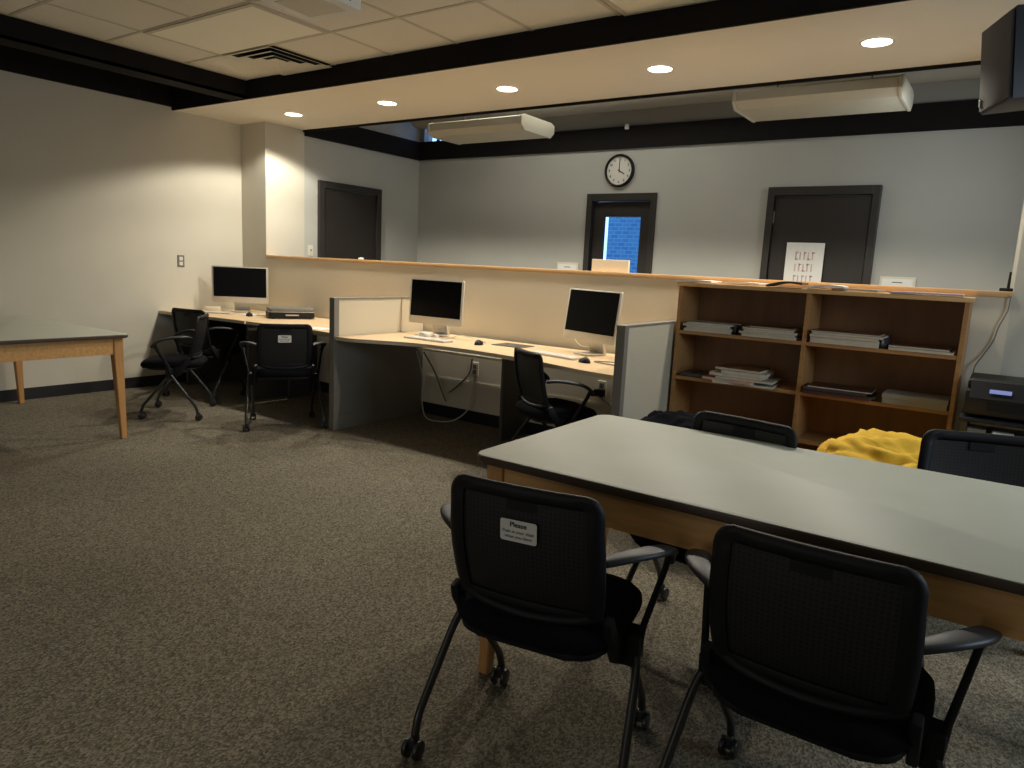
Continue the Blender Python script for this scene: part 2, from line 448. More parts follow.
# ================================================================ DOORS
def door_front(name, x0, x1, ztop, y, glazed):
    """door in the back wall, seen from -y"""
    fr = bmesh.new(); fw = .062
    box(fr, x0, x0 + fw, y - .03, y + .12, 0, ztop, .004); box(fr, x1 - fw, x1, y - .03, y + .12, 0, ztop, .004)
    box(fr, x0 + fw, x1 - fw, y - .03, y + .12, ztop - fw * 1.25, ztop, .004)
    f_ = struct(name, fr, M['doorframe'])
    lf = bmesh.new()
    a, b_ = x0 + fw + .006, x1 - fw - .006; yt = y + .03; zt = ztop - fw * 1.25 - .006
    if glazed:
        ga, gb, gz0, gz1 = a + .125, b_ - .115, .95, zt - .155
        box(lf, a, ga, yt, yt + .045, .01, zt); box(lf, gb, b_, yt, yt + .045, .01, zt)
        box(lf, ga, gb, yt, yt + .045, .01, gz0); box(lf, ga, gb, yt, yt + .045, gz1, zt)
        l_ = struct('door_leaf', lf, M['door'], f_)
        struct('door_glass', B(ga, gb, yt + .018, yt + .024, gz0, gz1), M['clearglass'], f_)
    else:
        box(lf, a, b_, yt - .03, yt + .015, .01, zt, .002)
        l_ = struct('door_leaf', lf, M['door'], f_)
        struct('hinge', B(a - .012, a + .006, yt - .034, yt - .022, 1.84, 1.95), M['steel'], f_)
    hb = bmesh.new(); tube(hb, fillet([(b_ - .06, yt - .02, 1.0), (b_ - .06, yt - .075, 1.0), (b_ - .17, yt - .075, 1.0)], .02), .01)
    struct('door_handle', hb, M['steel'], f_, 40)
    return f_
d1 = door_front('door_1', D1[0], D1[1], 2.14, YB, True)
d2 = door_front('door_2', D2[0], D2[1], 2.165, YB - .035, False)
# left wall door of the back room (faces +x)
fr = bmesh.new(); ya, yb2, zt = 5.37, 6.32, 2.16; fw = .075
box(fr, XP - .02, XP + .035, ya, ya + fw, 0, zt, .004); box(fr, XP - .02, XP + .035, yb2 - fw, yb2, 0, zt, .004)
box(fr, XP - .02, XP + .035, ya + fw, yb2 - fw, zt - fw, zt, .004)
d3 = struct('door_3', fr, M['doorframe'])
struct('door_leaf', B(XP + .001, XP + .012, ya + fw + .004, yb2 - fw - .004, .01, zt - fw - .004, .002), M['door'], d3)
hb = bmesh.new(); tube(hb, fillet([(XP + .01, yb2 - .15, 1.0), (XP + .06, yb2 - .15, 1.0), (XP + .06, yb2 - .26, 1.0)], .02), .01)
struct('door_handle', hb, M['steel'], d3, 40)

# outside the glazed door
tag(link('brick_wall', B(-4.50, -1.0, 8.6, 8.8, -.1, 3.2), M['brick']), 'blue-lit outdoor brick wall seen through the glazed door', 'brick wall')

# ================================================================ WALL ITEMS
# paper sign on door 2
s = thing('paper_notice', 'white paper notice with faded red lettering taped on the dark door', 'notice', (-1.605, YB - .058, 1.49))
link('sheet', B(-.165, .165, -.002, .0, -.24, .175), M['paper'], s)
tb = bmesh.new(); rr_ = random.Random(3)
for row in range(3):
    for c in range(5):
        cx = -.08 + c * .036
        z0 = .09 - row * .105
        box(tb, cx, cx + .011, -.003, -.002, z0 - .07, z0)
        if (c + row) % 2 == 0: box(tb, cx, cx + .026, -.003, -.002, z0 - .012, z0)
        if (c + row) % 3 == 0: box(tb, cx, cx + .026, -.003, -.002, z0 - .07, z0 - .058)
link('printed_text', tb, M['redink'], s)

def plaque(x, z, label):
    t = thing('wall_sign', label, 'sign', (x, YB - .002, z))
    link('sign_frame', B(-.14, .14, -.018, -.001, -.12, .06, .004), M['offwhite'], t)
    link('sign_sheet', B(-.118, .118, -.021, -.018, -.10, .042), M['paper'], t)
    link('sign_text', B(-.04, .04, -.0225, -.021, .008, .016), M['greycable'], t)
plaque(-4.13, 1.335, 'small white framed sign on the back wall left of the glazed door')
plaque(-.83, 1.335, 'small white framed sign on the back wall right of the closed dark door')

# clock
t = thing('wall_clock', 'round black-rimmed wall clock above the glazed door showing four o\'clock', 'clock', (-3.565, YB - .001, 2.372))
rb = bmesh.new(); n = 48
prof = [(.168, 0), (.168, -.035), (.158, -.045), (.147, -.04), (.145, -.02)]
rings = [[rb.verts.new((rr0 * math.cos(2 * PI * k / n), yy, rr0 * math.sin(2 * PI * k / n))) for k in range(n)] for rr0, yy in prof]
for a, b_ in zip(rings, rings[1:]):
    for k in range(n): rb.faces.new((a[k], a[(k + 1) % n], b_[(k + 1) % n], b_[k]))
rb.faces.new(rings[0])
link('clock_rim', rb, M['blackplastic'], t, 40)
fb = bmesh.new(); cyl(fb, (0, -.018, 0), .146, .006, 'y', 48); link('clock_face', fb, M['clockface'], t)
for k in range(1, 13):
    a = PI / 2 - k * PI / 6
    text_mesh(str(k), .036, M['ink'], t, (.116 * math.cos(a), -.022, .116 * math.sin(a)), (PI / 2, 0, 0), 'numeral', bold=.0006)
def hand(name, ang, L, wd):
    hb = bmesh.new(); box(hb, -wd, wd, -.026, -.024, -.02, L, mx=Matrix.Rotation(ang, 4, 'Y')); link(name, hb, M['ink'], t)
hand('minute_hand', 0, .105, .003); hand('hour_hand', R(120), .07, .0045)

# outlets / switch
def plate(name, label, cat, loc, rz, kind):
    t = thing(name, label, cat, loc, rz)
    pb = bmesh.new(); box(pb, -.036, .036, -.006, 0, -.058, .058, .002); link('cover_plate', pb, M['greyplastic' if kind == 'dark' else 'offwhite'], t)
    for dz in (-.024, .024):
        q = bmesh.new(); box(q, -.018, .018, -.009, -.006, dz - .018, dz + .018, .002)
        link('socket', q, M['offwhite' if kind == 'dark' else 'greyplastic'], t)
    return t
plate('wall_outlet', 'small metal twin outlet plate on the left wall above the desk', 'outlet', (XL, 4.0, 1.222), R(90), 'dark')
plate('wall_outlet', 'twin outlet plate low on the partition between the two middle computers', 'outlet', (-3.62, P, .46), 0, 'light')
plate('wall_outlet', 'outlet plate low on the partition under the right computer desk', 'outlet', (-2.42, P, .46), 0, 'light')
sw = thing('light_switch', 'small light switch on the back room wall beside the pillar', 'switch', (XP, 5.27, 1.394), R(90))
link('cover_plate', B(-.035, .035, -.006, 0, -.058, .058, .002), M['offwhite'], sw)
link('toggle', B(-.006, .006, -.018, -.006, -.008, .012, .001), M['greyplastic'], sw)
adp = tag(link('power_adapter', B(-.04, .04, -.05, 0, -.025, .025, .006), M['blackplastic'], None, 40, (-2.42, P - .0095, .43)), 'black power adapter plugged in under the right computer desk', 'power adapter')

# ================================================================ BACK ROOM FIXTURES
def hang_light(x0, x1, y0, y1, label):
    cx, cy = (x0 + x1) / 2, (y0 + y1) / 2; L = (x1 - x0) / 2; W = (y1 - y0) / 2
    t = thing('pendant_light', label, 'pendant light', (cx, cy, 2.60), group='unlit box lights hanging in the back room')
    hb = bmesh.new()
    prism(hb, [(-W, .05), (-W, .115), (-W + .05, .135), (W - .05, .135), (W, .115), (W, .05), (W - .06, .0), (-W + .06, .0)], -L, L, .006, axis='x')
    link('light_housing', hb, M['fixture'], t, 30)
    for sgn in (-1, 1):
        e = bmesh.new(); prism(e, [(-W - .006, .045), (-W - .006, .118), (-W + .05, .14), (W - .05, .14), (W + .006, .118), (W + .006, .045), (W - .056, -.006), (-W + .056, -.006)], sgn * (L + .012) - .012, sgn * (L + .012) + .012, .003, axis='x')
        link('end_cap', e, M['fixture'], t, 30)
        q = bmesh.new(); tube(q, [(sgn * L * .6, 0, .13), (sgn * L * .6, 0, ZH - 2.6)], .006); link('hanging_rod', q, M['darksteel'], t)
hang_light(-5.10, -3.98, 5.70, 6.27, 'cream hanging box light left of the clock')
hang_light(-1.93, -.82, 5.62, 6.22, 'cream hanging box light above the closed dark door')
db = bmesh.new(); cyl(db, (-3.2, 6.72, 3.12), .2, 6.0, 'x', 32)
tag(link('air_duct', db, M['duct'], None, 40), 'long grey air duct running above the dark beam of the back room', 'duct')
vb = thing('wall_vent', 'narrow louvred grille high on the back room wall beside the speaker', 'vent', (-.26, YB - .001, 2.98))
g_ = bmesh.new()
for k in range(9): box(g_, -.06, .06, -.012, -.004, -.13 + k * .03, -.115 + k * .03)
link('slats', g_, M['greyplastic'], vb); link('grille_frame', B(-.075, .075, -.004, 0, -.15, .15, .001), M['wall_upper'], vb)
sb = bmesh.new(); box(sb, -.02, .02, -.03, 0, -.02, .03, .004)
tag(link('motion_sensor', sb, M['white'], None, None, (-3.50, YB - .031, 2.80)), 'tiny white sensor on the dark beam above the clock', 'sensor')

# ================================================================ TABLES
def table(name, x0, x1, y0, y1, z, label):
    cx, cy = (x0 + x1) / 2, (y0 + y1) / 2; W, D = x1 - x0, y1 - y0
    t = thing(name, label, 'table', (cx, cy, 0))
    tb = bmesh.new(); prism(tb, rrect(W - .006, D - .006, .045), z - .012, z, .001)
    link('tabletop', tb, M['laminate'], t, 30)
    eb = bmesh.new(); prism(eb, rrect(W, D, .048), z - .025, z - .002, .006, seg=3); link('edge_band', eb, M['edge'], t, 40)
    ap = bmesh.new(); i = .055; a0, a1 = z - .139, z - .025; th = .022
    box(ap, -W / 2 + i, W / 2 - i, -D / 2 + i - .01, -D / 2 + i + th - .01, a0, a1, .001); box(ap, -W / 2 + i, W / 2 - i, D / 2 - i - th + .01, D / 2 - i + .01, a0, a1, .001)
    box(ap, -W / 2 + i - .01, -W / 2 + i + th - .01, -D / 2 + i, D / 2 - i, a0, a1, .001); box(ap, W / 2 - i - th + .01, W / 2 - i + .01, -D / 2 + i, D / 2 - i, a0, a1, .001)
    link('apron', ap, M['maple'], t)
    for sx in (-1, 1):
        for sy in (-1, 1):
            lb = bmesh.new(); ox, oy = sx * (W / 2 - .035), sy * (D / 2 - .035)
            s1, s2 = .062, .036
            vs = []
            for zz, ss in ((0, s2), (z - .155, s1), (z - .025, s1)):
                vs.append([lb.verts.new((ox - sx * a * ss, oy - sy * b_ * ss, zz)) for a, b_ in ((0, 0), (1, 0), (1, 1), (0, 1))])
            for a, b_ in zip(vs, vs[1:]):
                for k in range(4): lb.faces.new((a[k], a[(k + 1) % 4], b_[(k + 1) % 4], b_[k]))
            lb.faces.new(vs[0]); lb.faces.new(vs[-1])
            bmesh.ops.bevel(lb, geom=list(lb.edges), offset=.003, segments=2, affect='EDGES')
            link('leg', lb, M['mapleleg'], t, 40)
    return t
table('work_table', -1.322, .51, 1.715, 2.59, .75, 'long grey-topped wooden table in the foreground with four black chairs around it')
table('work_table', -6.75, -4.97, 1.64, 2.53, .74, 'grey-topped wooden table against the left wall, cut by the left edge')

# ================================================================ CHAIRS
def backsurf(u_, v_):
    """u_ -1..1 across, v_ 0..1 up -> point on the backrest centre surface"""
    z = .475 + v_ * .345
    y = -.160 - .065 * v_ - .015 * math.sin(v_ * PI)
    y += (u_ * u_) * .024 * (1 - .3 * v_)
    return Vector((u_ * .207, y, z))

def make_chair(label):
    t = thing('office_chair', label, 'chair')
    # seat
    sb = bmesh.new(); N = 40; rings = []
    def ring(sc, z, dz=0):
        out = []
        for k in range(N):
            a = 2 * PI * k / N; c, s_ = math.cos(a), math.sin(a)
            x = math.copysign(abs(c) ** .55, c) * .235 * sc; y = math.copysign(abs(s_) ** .62, s_) * .235 * sc + .01
            x *= (1 - .06 * (1 if y < 0 else 0) * abs(y) / .235)
            zz = z - .02 * max(0, (y - .12)) / .12 * dz
            out.append(sb.verts.new((x, y, zz)))
        return out
    for sc, z in ((.80, .405), (.95, .412), (1.0, .432), (.985, .452), (.92, .466), (.7, .472), (.35, .469)): rings.append(ring(sc, z, 1))
    for a, b_ in zip(rings, rings[1:]):
        for k in range(N): sb.faces.new((a[k], a[(k + 1) % N], b_[(k + 1) % N], b_[k]))
    sb.faces.new(rings[0][::-1]); sb.faces.new(rings[-1])
    link('seat', sb, M['blackfabric'], t, 60)
    pb = bmesh.new(); prism(pb, rrect(.40, .38, .08), .388, .408, .008)
    link('seat_pan', pb, M['blackplastic'], t, 40)
    # backrest: frame ring + mesh panel with a slot
    NU, NV = 30, 24
    def outline_w(v_):   # half-width factor at height v_, with rounded corners
        w_ = .95 + .05 * math.sin(min(1, v_ * 1.3) * PI * .8)
        if v_ > .84: w_ -= .20 * (1 - math.sqrt(max(0, 1 - ((v_ - .84) / .16) ** 2)))
        if v_ < .16: w_ -= .16 * (1 - math.sqrt(max(0, 1 - ((.16 - v_) / .16) ** 2)))
        return w_
    vs_ = [0.5 - 0.5 * math.cos(PI * (.08 + .84 * j / NV)) for j in range(NV + 1)]
    v0_, v1_ = vs_[0], vs_[-1]
    vs_ = [(q_ - v0_) / (v1_ - v0_) for q_ in vs_]
    def pt(i, j, off):
        uu = (i / NU * 2 - 1)
        p = backsurf(uu * outline_w(vs_[j]), vs_[j])
        return p + Vector((0, off, 0))
    FW = 3
    def is_frame(i, j): return i < FW or i >= NU - FW or j < 4 or j >= NV - 4
    def is_slot(i, j): return j in (NV - 6, NV - 5) and 12 <= i < 18
    def th_frame(i, j):
        e = min(i, NU - i, j, NV - j)                                  # distance to the outer rim
        e2 = min(abs(i - FW) if i <= FW else 9, abs(NU - FW - i) if i >= NU - FW else 9, (4 - j) if j <= 4 else 9, (j - NV + 4) if j >= NV - 4 else 9)
        return .004 if e == 0 else (.011 if e == 1 else (.007 if e2 == 0 else .0125))
    def th_panel(i, j): return .003
    def slot_back(i, j): return is_slot(i, j)
    def th_slot(i, j): return .005
    for nm, cond, thf, sh, m_ in (('back_frame', is_frame, th_frame, 0, M['blackplastic']),
                              ('back_panel', lambda i, j: not is_frame(i, j) and not is_slot(i, j), th_panel, 0.002, M['mesh']),
                              ('grip_recess', slot_back, th_slot, .004, M['blackplastic'])):
        fb = bmesh.new(); fv = {}; bv = {}
        cells = [(i, j) for i in range(NU) for j in range(NV) if cond(i, j)]
        cs = set(cells)
        def gv(d, i, j, sg):
            if (i, j) not in d: d[(i, j)] = fb.verts.new(pt(i, j, sh + sg * thf(i, j)))
            return d[(i, j)]
        for i, j in cells:
            F = [gv(fv, a, b_, -1) for a, b_ in ((i, j), (i + 1, j), (i + 1, j + 1), (i, j + 1))]
            Bk = [gv(bv, a, b_, 1) for a, b_ in ((i, j), (i + 1, j), (i + 1, j + 1), (i, j + 1))]
            fb.faces.new(F); fb.faces.new(Bk[::-1])
            for (di, dj, k0, k1) in ((0, -1, 0, 1), (1, 0, 1, 2), (0, 1, 2, 3), (-1, 0, 3, 0)):
                if (i + di, j + dj) not in cs: fb.faces.new((F[k0], F[k1], Bk[k1], Bk[k0]))
        link(nm, fb, m_, t, 75 if nm == 'back_frame' else 50)
    # lower cross brace ridge behind the back
    q = bmesh.new(); tube(q, catmull([(-.195, -.138, .500), (-.12, -.165, .482), (0, -.176, .474), (.12, -.165, .482), (.195, -.138, .500)]), .014, 10)
    link('back_brace', q, M['blackplastic'], t, 60)
    for sx in (-1, 1):
        X = sx * .245
        hb = bmesh.new()
        prism(hb, [(-.160, .49), (-.130, .50), (-.095, .43), (.012, .40), (.018, .345), (-.03, .325), (-.08, .352), (-.15, .45)], sx * .212 - .012, sx * .212 + .012, .006, axis='x')
        prism(hb, [(-.035, .41), (.022, .42), (.022, .34), (-.028, .325)], min(sx * .212, sx * .266), max(sx * .212, sx * .266), .006, axis='x')
        link('hinge_bracket', hb, M['blackplastic'], t, 45)
        # arched arm pad, from the backrest forward and down
        ab = bmesh.new()
        path = catmull([(sx * .196, -.160, .648), (sx * .245, -.120, .660), (sx * .287, -.055, .658), (sx * .306, .025, .640), (sx * .304, .080, .608), (sx * .296, .102, .578)], 5)
        n_ = len(path); rings = []
        for i, p_ in enumerate(path):
            d_ = (path[min(i + 1, n_ - 1)] - path[max(i - 1, 0)]).normalized()
            side = d_.cross(Vector((0, 0, 1))).normalized(); up_ = side.cross(d_).normalized()
            q_ = i / (n_ - 1)
            wd = .013 + .015 * math.sin(min(1, q_ * 1.25 + .05) * PI) ** .6 if q_ < .95 else .014
            th_ = .010
            rings.append([ab.verts.new(p_ + side * math.copysign(abs(math.cos(a)) ** .7, math.cos(a)) * wd + up_ * math.copysign(abs(math.sin(a)) ** .7, math.sin(a)) * th_) for a in [2 * PI * k / 16 for k in range(16)]])
        for a, b_ in zip(rings, rings[1:]):
            for k in range(16): ab.faces.new((a[k], a[(k + 1) % 16], b_[(k + 1) % 16], b_[k]))
        ab.faces.new(rings[0][::-1]); ab.faces.new(rings[-1])
        link('armrest', ab, M['armpad'], t, 60)
        q = bmesh.new(); tube(q, [(sx * .299, .080, .60), (sx * .292, .065, .56), (sx * .264, .0, .43), (sx * .255, -.01, .37)], [.014, .013, .014, .020], 10, .65)
        link('arm_post', q, M['blackplastic'], t, 50)
        # legs
        for nm, pts, cast in (('rear_leg', [(sx * .18, .0, .372), (sx * .255, -.01, .368), (sx * .268, -.055, .31), (sx * .285, -.20, .115), (sx * .285, -.215, .062)], (sx * .285, -.215)),
                              ('front_leg', [(sx * .20, -.03, .375), (sx * .236, -.0, .345), (sx * .232, .195, .115), (sx * .232, .215, .062)], (sx * .232, .215))):
            lb = bmesh.new(); tube(lb, fillet(pts, .05), .0115, 12)
            lo = link('leg', lb, M['blackmetal'], t, 60)
            cb_ = bmesh.new()
            for d in (-.017, .017): cyl(cb_, (cast[0] + d, cast[1] - .008, .026), .026, .014, 'x', 20, bev=.003)
            cyl(cb_, (cast[0], cast[1] - .008, .026), .008, .03, 'x', 10)
            box(cb_, cast[0] - .010, cast[0] + .010, cast[1] - .02, cast[1] + .012, .03, .062, .004)
            link('caster', cb_, M['caster'], lo, 50)
    q = bmesh.new(); tube(q, [(-.20, -.01, .374), (.20, -.01, .374)], .012, 10); link('cross_bar', q, M['blackmetal'], t, 60)
    return t

def add_sticker(ch):
    s = bmesh.new()
    prism(s, rrect(.096, .056, .006), -.001, .001, axis='y')
    p = backsurf(-.16, .70); p2 = backsurf(-.16, .8); tilt = math.atan2(p2.y - p.y, p2.z - p.z)
    o = link('notice_sticker', s, M['paper'], ch); o.location = (-.004, p.y - .008, .706); o.rotation_euler = (-tilt, 0, 0)
    o['label'] = 'white printed sticker reading Please push in your chair when you leave'
    for txt, sz, dz, mm, bd in (('Please', .018, .016, 'ink', .0003), ('Push in your chair', .0115, -.002, 'greycable', .0001), ('when you leave', .0115, -.015, 'greycable', .0001)):
        text_mesh(txt, sz, M[mm], o, (0, -.0016, dz), (PI / 2, 0, 0), bold=bd)
GR = None
ch1 = make_chair('black mesh-back chair with white notice sticker at the foreground table')
GX = 'black castered office chairs'
ch1['group'] = GX
copies = [
    ((-.255, 1.664, 0), 0, 'black mesh-back chair at the near side of the foreground table, right of the stickered one'),
    ((-.779, 2.40, 0), 172, 'black chair tucked under the far side of the foreground table, left of yellow bean bag'),
    ((.06, 2.825, 0), 201, 'black chair across the foreground table, in front of the yellow bean bag'),
    ((-5.53, 3.175, 0), 136.7, 'black chair facing the left wall table, nearest of the two by the left desk'),
    ((-6.02, 3.76, 0), 12, 'black chair in profile close to the left desk, behind the chair facing the wall table'),
    ((-4.64, 3.55, 0), 55.4, 'black chair with white sticker on its back at the left desk'),
    ((-2.32, 3.863, 0), -31, 'black chair at the right computer desk, partly behind the foreground table'),
]
chs = []
for loc, a, lab in copies: chs.append(copy_tree(ch1, loc, R(a), lab, GX))
ch1.location = (-.93, 1.58, 0); ch1.rotation_euler = (0, 0, R(9.8))
add_sticker(ch1); add_sticker(chs[5])
cg = copy_tree(chs[0], (-5.48, 1.56, 0), 0, 'black chair under the left wall table, mostly outside the left edge', GX)

# ================================================================ DESKS
def slab(name, poly, z0, z1, parent):
    b1 = bmesh.new(); prism(b1, poly, z1 - .004, z1, 0); link(name, b1, M['desktop'], parent)
    b2 = bmesh.new(); prism(b2, poly, z0, z1 - .004, 0); link('desk_edge', b2, M['deskedge'], parent)
dA = thing('desk', 'pale maple corner desk by the left wall with a computer on it', 'desk', (-6.18, 4.25, 0))
def loc_(poly, o): return [(x - o[0], y - o[1]) for x, y in poly]
slab('desktop', loc_([(XL + .005, 3.76), (-5.57, 3.84), (-5.55, P - .014), (XL + .005, P - .014)], (-6.18, 4.25)), .708, .735, dA)
for x in (-6.66, -5.60):
    link('side_panel', B(x + 6.18 - .012, x + 6.18 + .012, -.32 if x < -6 else -.36, .42, 0, .707, .002), M['darksteel'], dA)
link('modesty_panel', B(-.46, .56, .33, .35, .30, .707, .002), M['darksteel'], dA)
dB = thing('desk', 'pale maple desk with the black scanner, left of the grey divider', 'desk', (-4.9, 4.25, 0))
slab('desktop', loc_([(-5.54, 3.84), (-4.9, 3.88), (-4.25, 3.82), (-4.25, P - .014), (-5.54, P - .014)], (-4.9, 4.25)), .708, .735, dB)
link('cable_tray', B(-.60, .62, .27, .43, .585, .70, .003), M['deskedge'], dB)
link('side_panel', B(.61, .632, .0, .42, 0, .707, .002), M['darksteel'], dB)
link('side_panel', B(-.60, -.578, .0, .26, 0, .707, .002), M['darksteel'], dB)
dC = thing('desk', 'long wave-fronted maple desk between the two grey dividers holding two computers', 'desk', (-3.0, 4.25, 0))
fp = [(-4.19, 3.68), (-4.02, 3.70), (-3.8, 3.80), (-3.55, 3.90), (-3.2, 3.935), (-2.9, 3.92), (-2.6, 3.87), (-2.3, 3.79), (-2.05, 3.72), (-1.84, 3.69)]
fpc = [(q.x, q.y) for q in catmull([(a, b_, 0) for a, b_ in fp], 4)]
slab('desktop', loc_(fpc + [(-1.84, P - .05), (-4.19, P - .05)], (-3.0, 4.25)), .708, .735, dC)
for a_, b_ in ((-1.17, -.09), (-.055, 1.14)):
    q = bmesh.new(); box(q, a_, b_, .42, .428, .585, .700, .002); box(q, a_, b_, .33, .428, .577, .585, .002)
    link('cable_tray', q, M['offwhite'], dC)
link('side_panel', B(-.085, -.06, .08, .42, 0, .707, .002), M['darksteel'], dC)
tag(link('wall_trunking', B(-4.15, -1.86, P - .006, P - .001, .345, .350), M['partition']), 'thin horizontal seam strip low on the partition under the long desk', 'trim strip')

def divider(x, y0, y1, label, light):
    t = thing('desk_divider', label, 'divider', (x, (y0 + y1) / 2, 0)); h = (y1 - y0) / 2
    link('end_post', B(-.028, .028, -h, -h + .05, 0, 1.03, .003), M['steel'], t)
    link('top_rail', B(-.028, .028, -h + .05, h, 1.018, 1.03, .002), M['steel'], t)
    link('kick_plate', B(-.025, .025, -h + .05, h, 0, .11, .002), M['steel'], t)
    if light:
        link('lower_panel', B(-.022, .022, -h + .05, h, .11, .72, .001), M['steel'], t)
        link('upper_panel', B(-.018, .018, -h + .052, h - .28, .72, 1.018, .001), M['panelglass'], t)
        link('upper_panel', B(-.018, .018, h - .275, h, .72, 1.018, .001), M['panelglass'], t)
    else:
        link('fabric_panel', B(-.024, .024, -h + .05, h - .16, .11, 1.018, .002), M['fabricpanel'], t)
        link('rear_shade_strip', B(-.025, .025, h - .155, h, .0, 1.018, .002), M['steel'], t)  # darker strip standing in for the shadow beside the bookcase
divider(-4.222, 3.67, P - .014, 'grey metal desk divider with pale upper panel left of the middle computer', True)
divider(-1.79, 3.66, 4.685, 'grey fabric desk divider between the right computer and the bookcase', False)

# ================================================================ COMPUTERS
def computer(label):
    t = thing('desktop_computer', label, 'computer', group='silver all-in-one computers on the desks')
    b1 = bmesh.new(); prism(b1, rrect(.55, .365, .012, cy=.275), -.006, .012, .002, axis='y'); link('display_body', b1, M['alu'], t, 40)
    link('screen', B(-.258, .258, -.0085, -.006, .152, .446), M['screen'], t)
    sb = bmesh.new()
    prism(sb, [(.012, .24), (.03, .24), (.10, .012), (.10, .004), (-.08, .004), (-.08, .010), (.075, .012)], -.075, .075, 0, axis='x')
    link('stand', sb, M['alu'], t)
    return t
c1 = computer('silver all-in-one computer at the left desk against the wall pillar')
c2 = copy_tree(c1, (-3.835, 4.42, .736), R(2), 'silver all-in-one computer in the middle, right of the pale divider panel')
c3 = copy_tree(c1, (-2.41, 4.44, .736), R(-20), 'silver all-in-one computer at the right beside the grey fabric divider')
for cc_, an in ((c2, 3), (c3, 7)):
    for ch_ in cc_.children:
        if not ch_.name.startswith('stand'):
            mt = Matrix.Translation((0, .02, .24)) @ Matrix.Rotation(-R(an), 4, 'X') @ Matrix.Translation((0, -.02, -.24)); ch_.matrix_basis = mt
c1.location = (-6.44, 4.40, .736); c1.rotation_euler = (0, 0, R(42))

def keyboard(x, y, rz, label):
    t = thing('keyboard', label, 'keyboard', (x, y, .7365), R(rz))
    kb = bmesh.new(); prism(kb, rrect(.42, .115, .012), 0, .010, .002); link('keyboard_base', kb, M['alu'], t)
    ks = bmesh.new()
    for rr0 in range(5):
        for c in range(14): box(ks, -.202 + c * .029, -.176 + c * .029, -.05 + rr0 * .0205, -.0325 + rr0 * .0205, .010, .0125)
    k_ = link('keys', ks, M['white'], t); k_['kind'] = 'stuff'
keyboard(-3.66, 4.14, 0, 'white keyboard in front of the middle computer')
keyboard(-2.52, 4.16, -12, 'white keyboard in front of the right computer')
keyboard(-6.42, 4.06, 35, 'white keyboard on the left desk')
def mouse(x, y, rz, label):
    mb = bmesh.new(); N = 16; rows = []
    for i in range(7):
        ph = (i / 6) * PI / 2
        rows.append([mb.verts.new((math.cos(ph) * .032 * math.cos(2 * PI * k / N), math.cos(ph) * .055 * math.sin(2 * PI * k / N), .034 * math.sin(ph) * (1 - .15 * math.sin(2 * PI * k / N)))) for k in range(N)] if i < 6 else [mb.verts.new((0, 0, .034))])
    for a, b_ in zip(rows[:-2], rows[1:-1]):
        for k in range(N): mb.faces.new((a[k], a[(k + 1) % N], b_[(k + 1) % N], b_[k]))
    for k in range(N): mb.faces.new((rows[-2][k], rows[-2][(k + 1) % N], rows[-1][0]))
    mb.faces.new(rows[0][::-1])
    o = link('computer_mouse', mb, M['blackplastic'], None, 60, (x, y, .7372)); o.rotation_euler = (0, 0, R(rz))
    tag(o, label, 'mouse')
mouse(-3.24, 4.24, 20, 'black mouse right of the keyboard at the middle computer')
mouse(-2.22, 4.04, 60, 'black mouse right of the keyboard at the right computer')
mouse(-5.98, 4.18, 60, 'black mouse on the left desk beside the left computer')
bo = tag(link('mouse_pad', B(-.13, .13, -.10, .10, 0, .004, .001), M['darksteel'], None, None, (-3.05, 4.42, .736)), 'dark flat pad on the desk behind the middle mouse', 'mouse pad')

# clutter
def cable(pts, rad, m, label, name='cable', n=8):
    q = bmesh.new(); tube(q, catmull(pts, n), rad, 8)
    return tag(link(name, q, m, None, 60), label, 'cable')
cable([(-3.96, 4.32, .742), (-3.9, 4.29, .745), (-3.82, 4.32, .742), (-3.72, 4.30, .76), (-3.65, 4.28, .742), (-3.58, 4.28, .742), (-3.5, 4.34, .775), (-3.42, 4.45, .742), (-3.3, 4.38, .742), (-3.24, 4.32, .742)], .0035, M['cable'], 'white cable loops on the desk under the middle computer')
cable([(-2.15, 4.45, .742), (-2.0, 4.38, .742), (-1.93, 4.28, .742), (-2.08, 4.18, .742), (-2.18, 4.10, .742), (-2.0, 4.05, .742), (-1.9, 4.12, .742)], .004, M['greycable'], 'dark cable curled on the desk right of the right computer')
cable([(-2.66, 4.67, .90), (-2.64, 4.62, .83), (-2.55, 4.58, .775), (-2.42, 4.57, .79), (-2.36, 4.55, .83)], .003, M['cable'], 'white power cable hanging behind the right computer')
cable([(-5.95, 4.42, .742), (-5.88, 4.35, .742), (-6.0, 4.28, .742), (-6.1, 4.38, .742), (-6.2, 4.30, .742), (-6.3, 4.36, .742)], .0035, M['cable'], 'white cable tangled on the left desk')
YW = P - .03
cable([(-4.02, 4.50, .575), (-3.98, 4.6, .4), (-3.9, 4.62, .22), (-3.86, 4.62, .16)], .007, M['greycable'], 'dark cable drooping under the middle computer, left strand')
cable([(-3.5, 4.5, .575), (-3.62, 4.62, .43), (-3.75, 4.64, .31), (-3.83, 4.62, .24)], .006, M['greycable'], 'dark cable drooping from the tray toward the left strand')
cable([(-4.1, 4.5, .575), (-4.12, 4.6, .34), (-4.1, 4.58, .14), (-3.98, 4.5, .02), (-3.8, 4.48, .012), (-3.66, 4.52, .05), (-3.6, 4.62, .16), (-3.6, 4.672, .42)], .006, M['cable'], 'white cable looping to the carpet under the middle computer')
cable([(-2.42, 4.63, .42), (-2.3, 4.62, .36), (-2.15, 4.64, .29), (-2.0, 4.66, .22), (-1.88, 4.66, .18)], .004, M['greycable'], 'thin cable from the black adapter under the right desk')
pp = bmesh.new(); prism(pp, rrect(.10, .08, .03), 0, .03, .01); prism(pp, rrect(.05, .04, .015, cx=.08, cy=.03), 0, .022, .006)
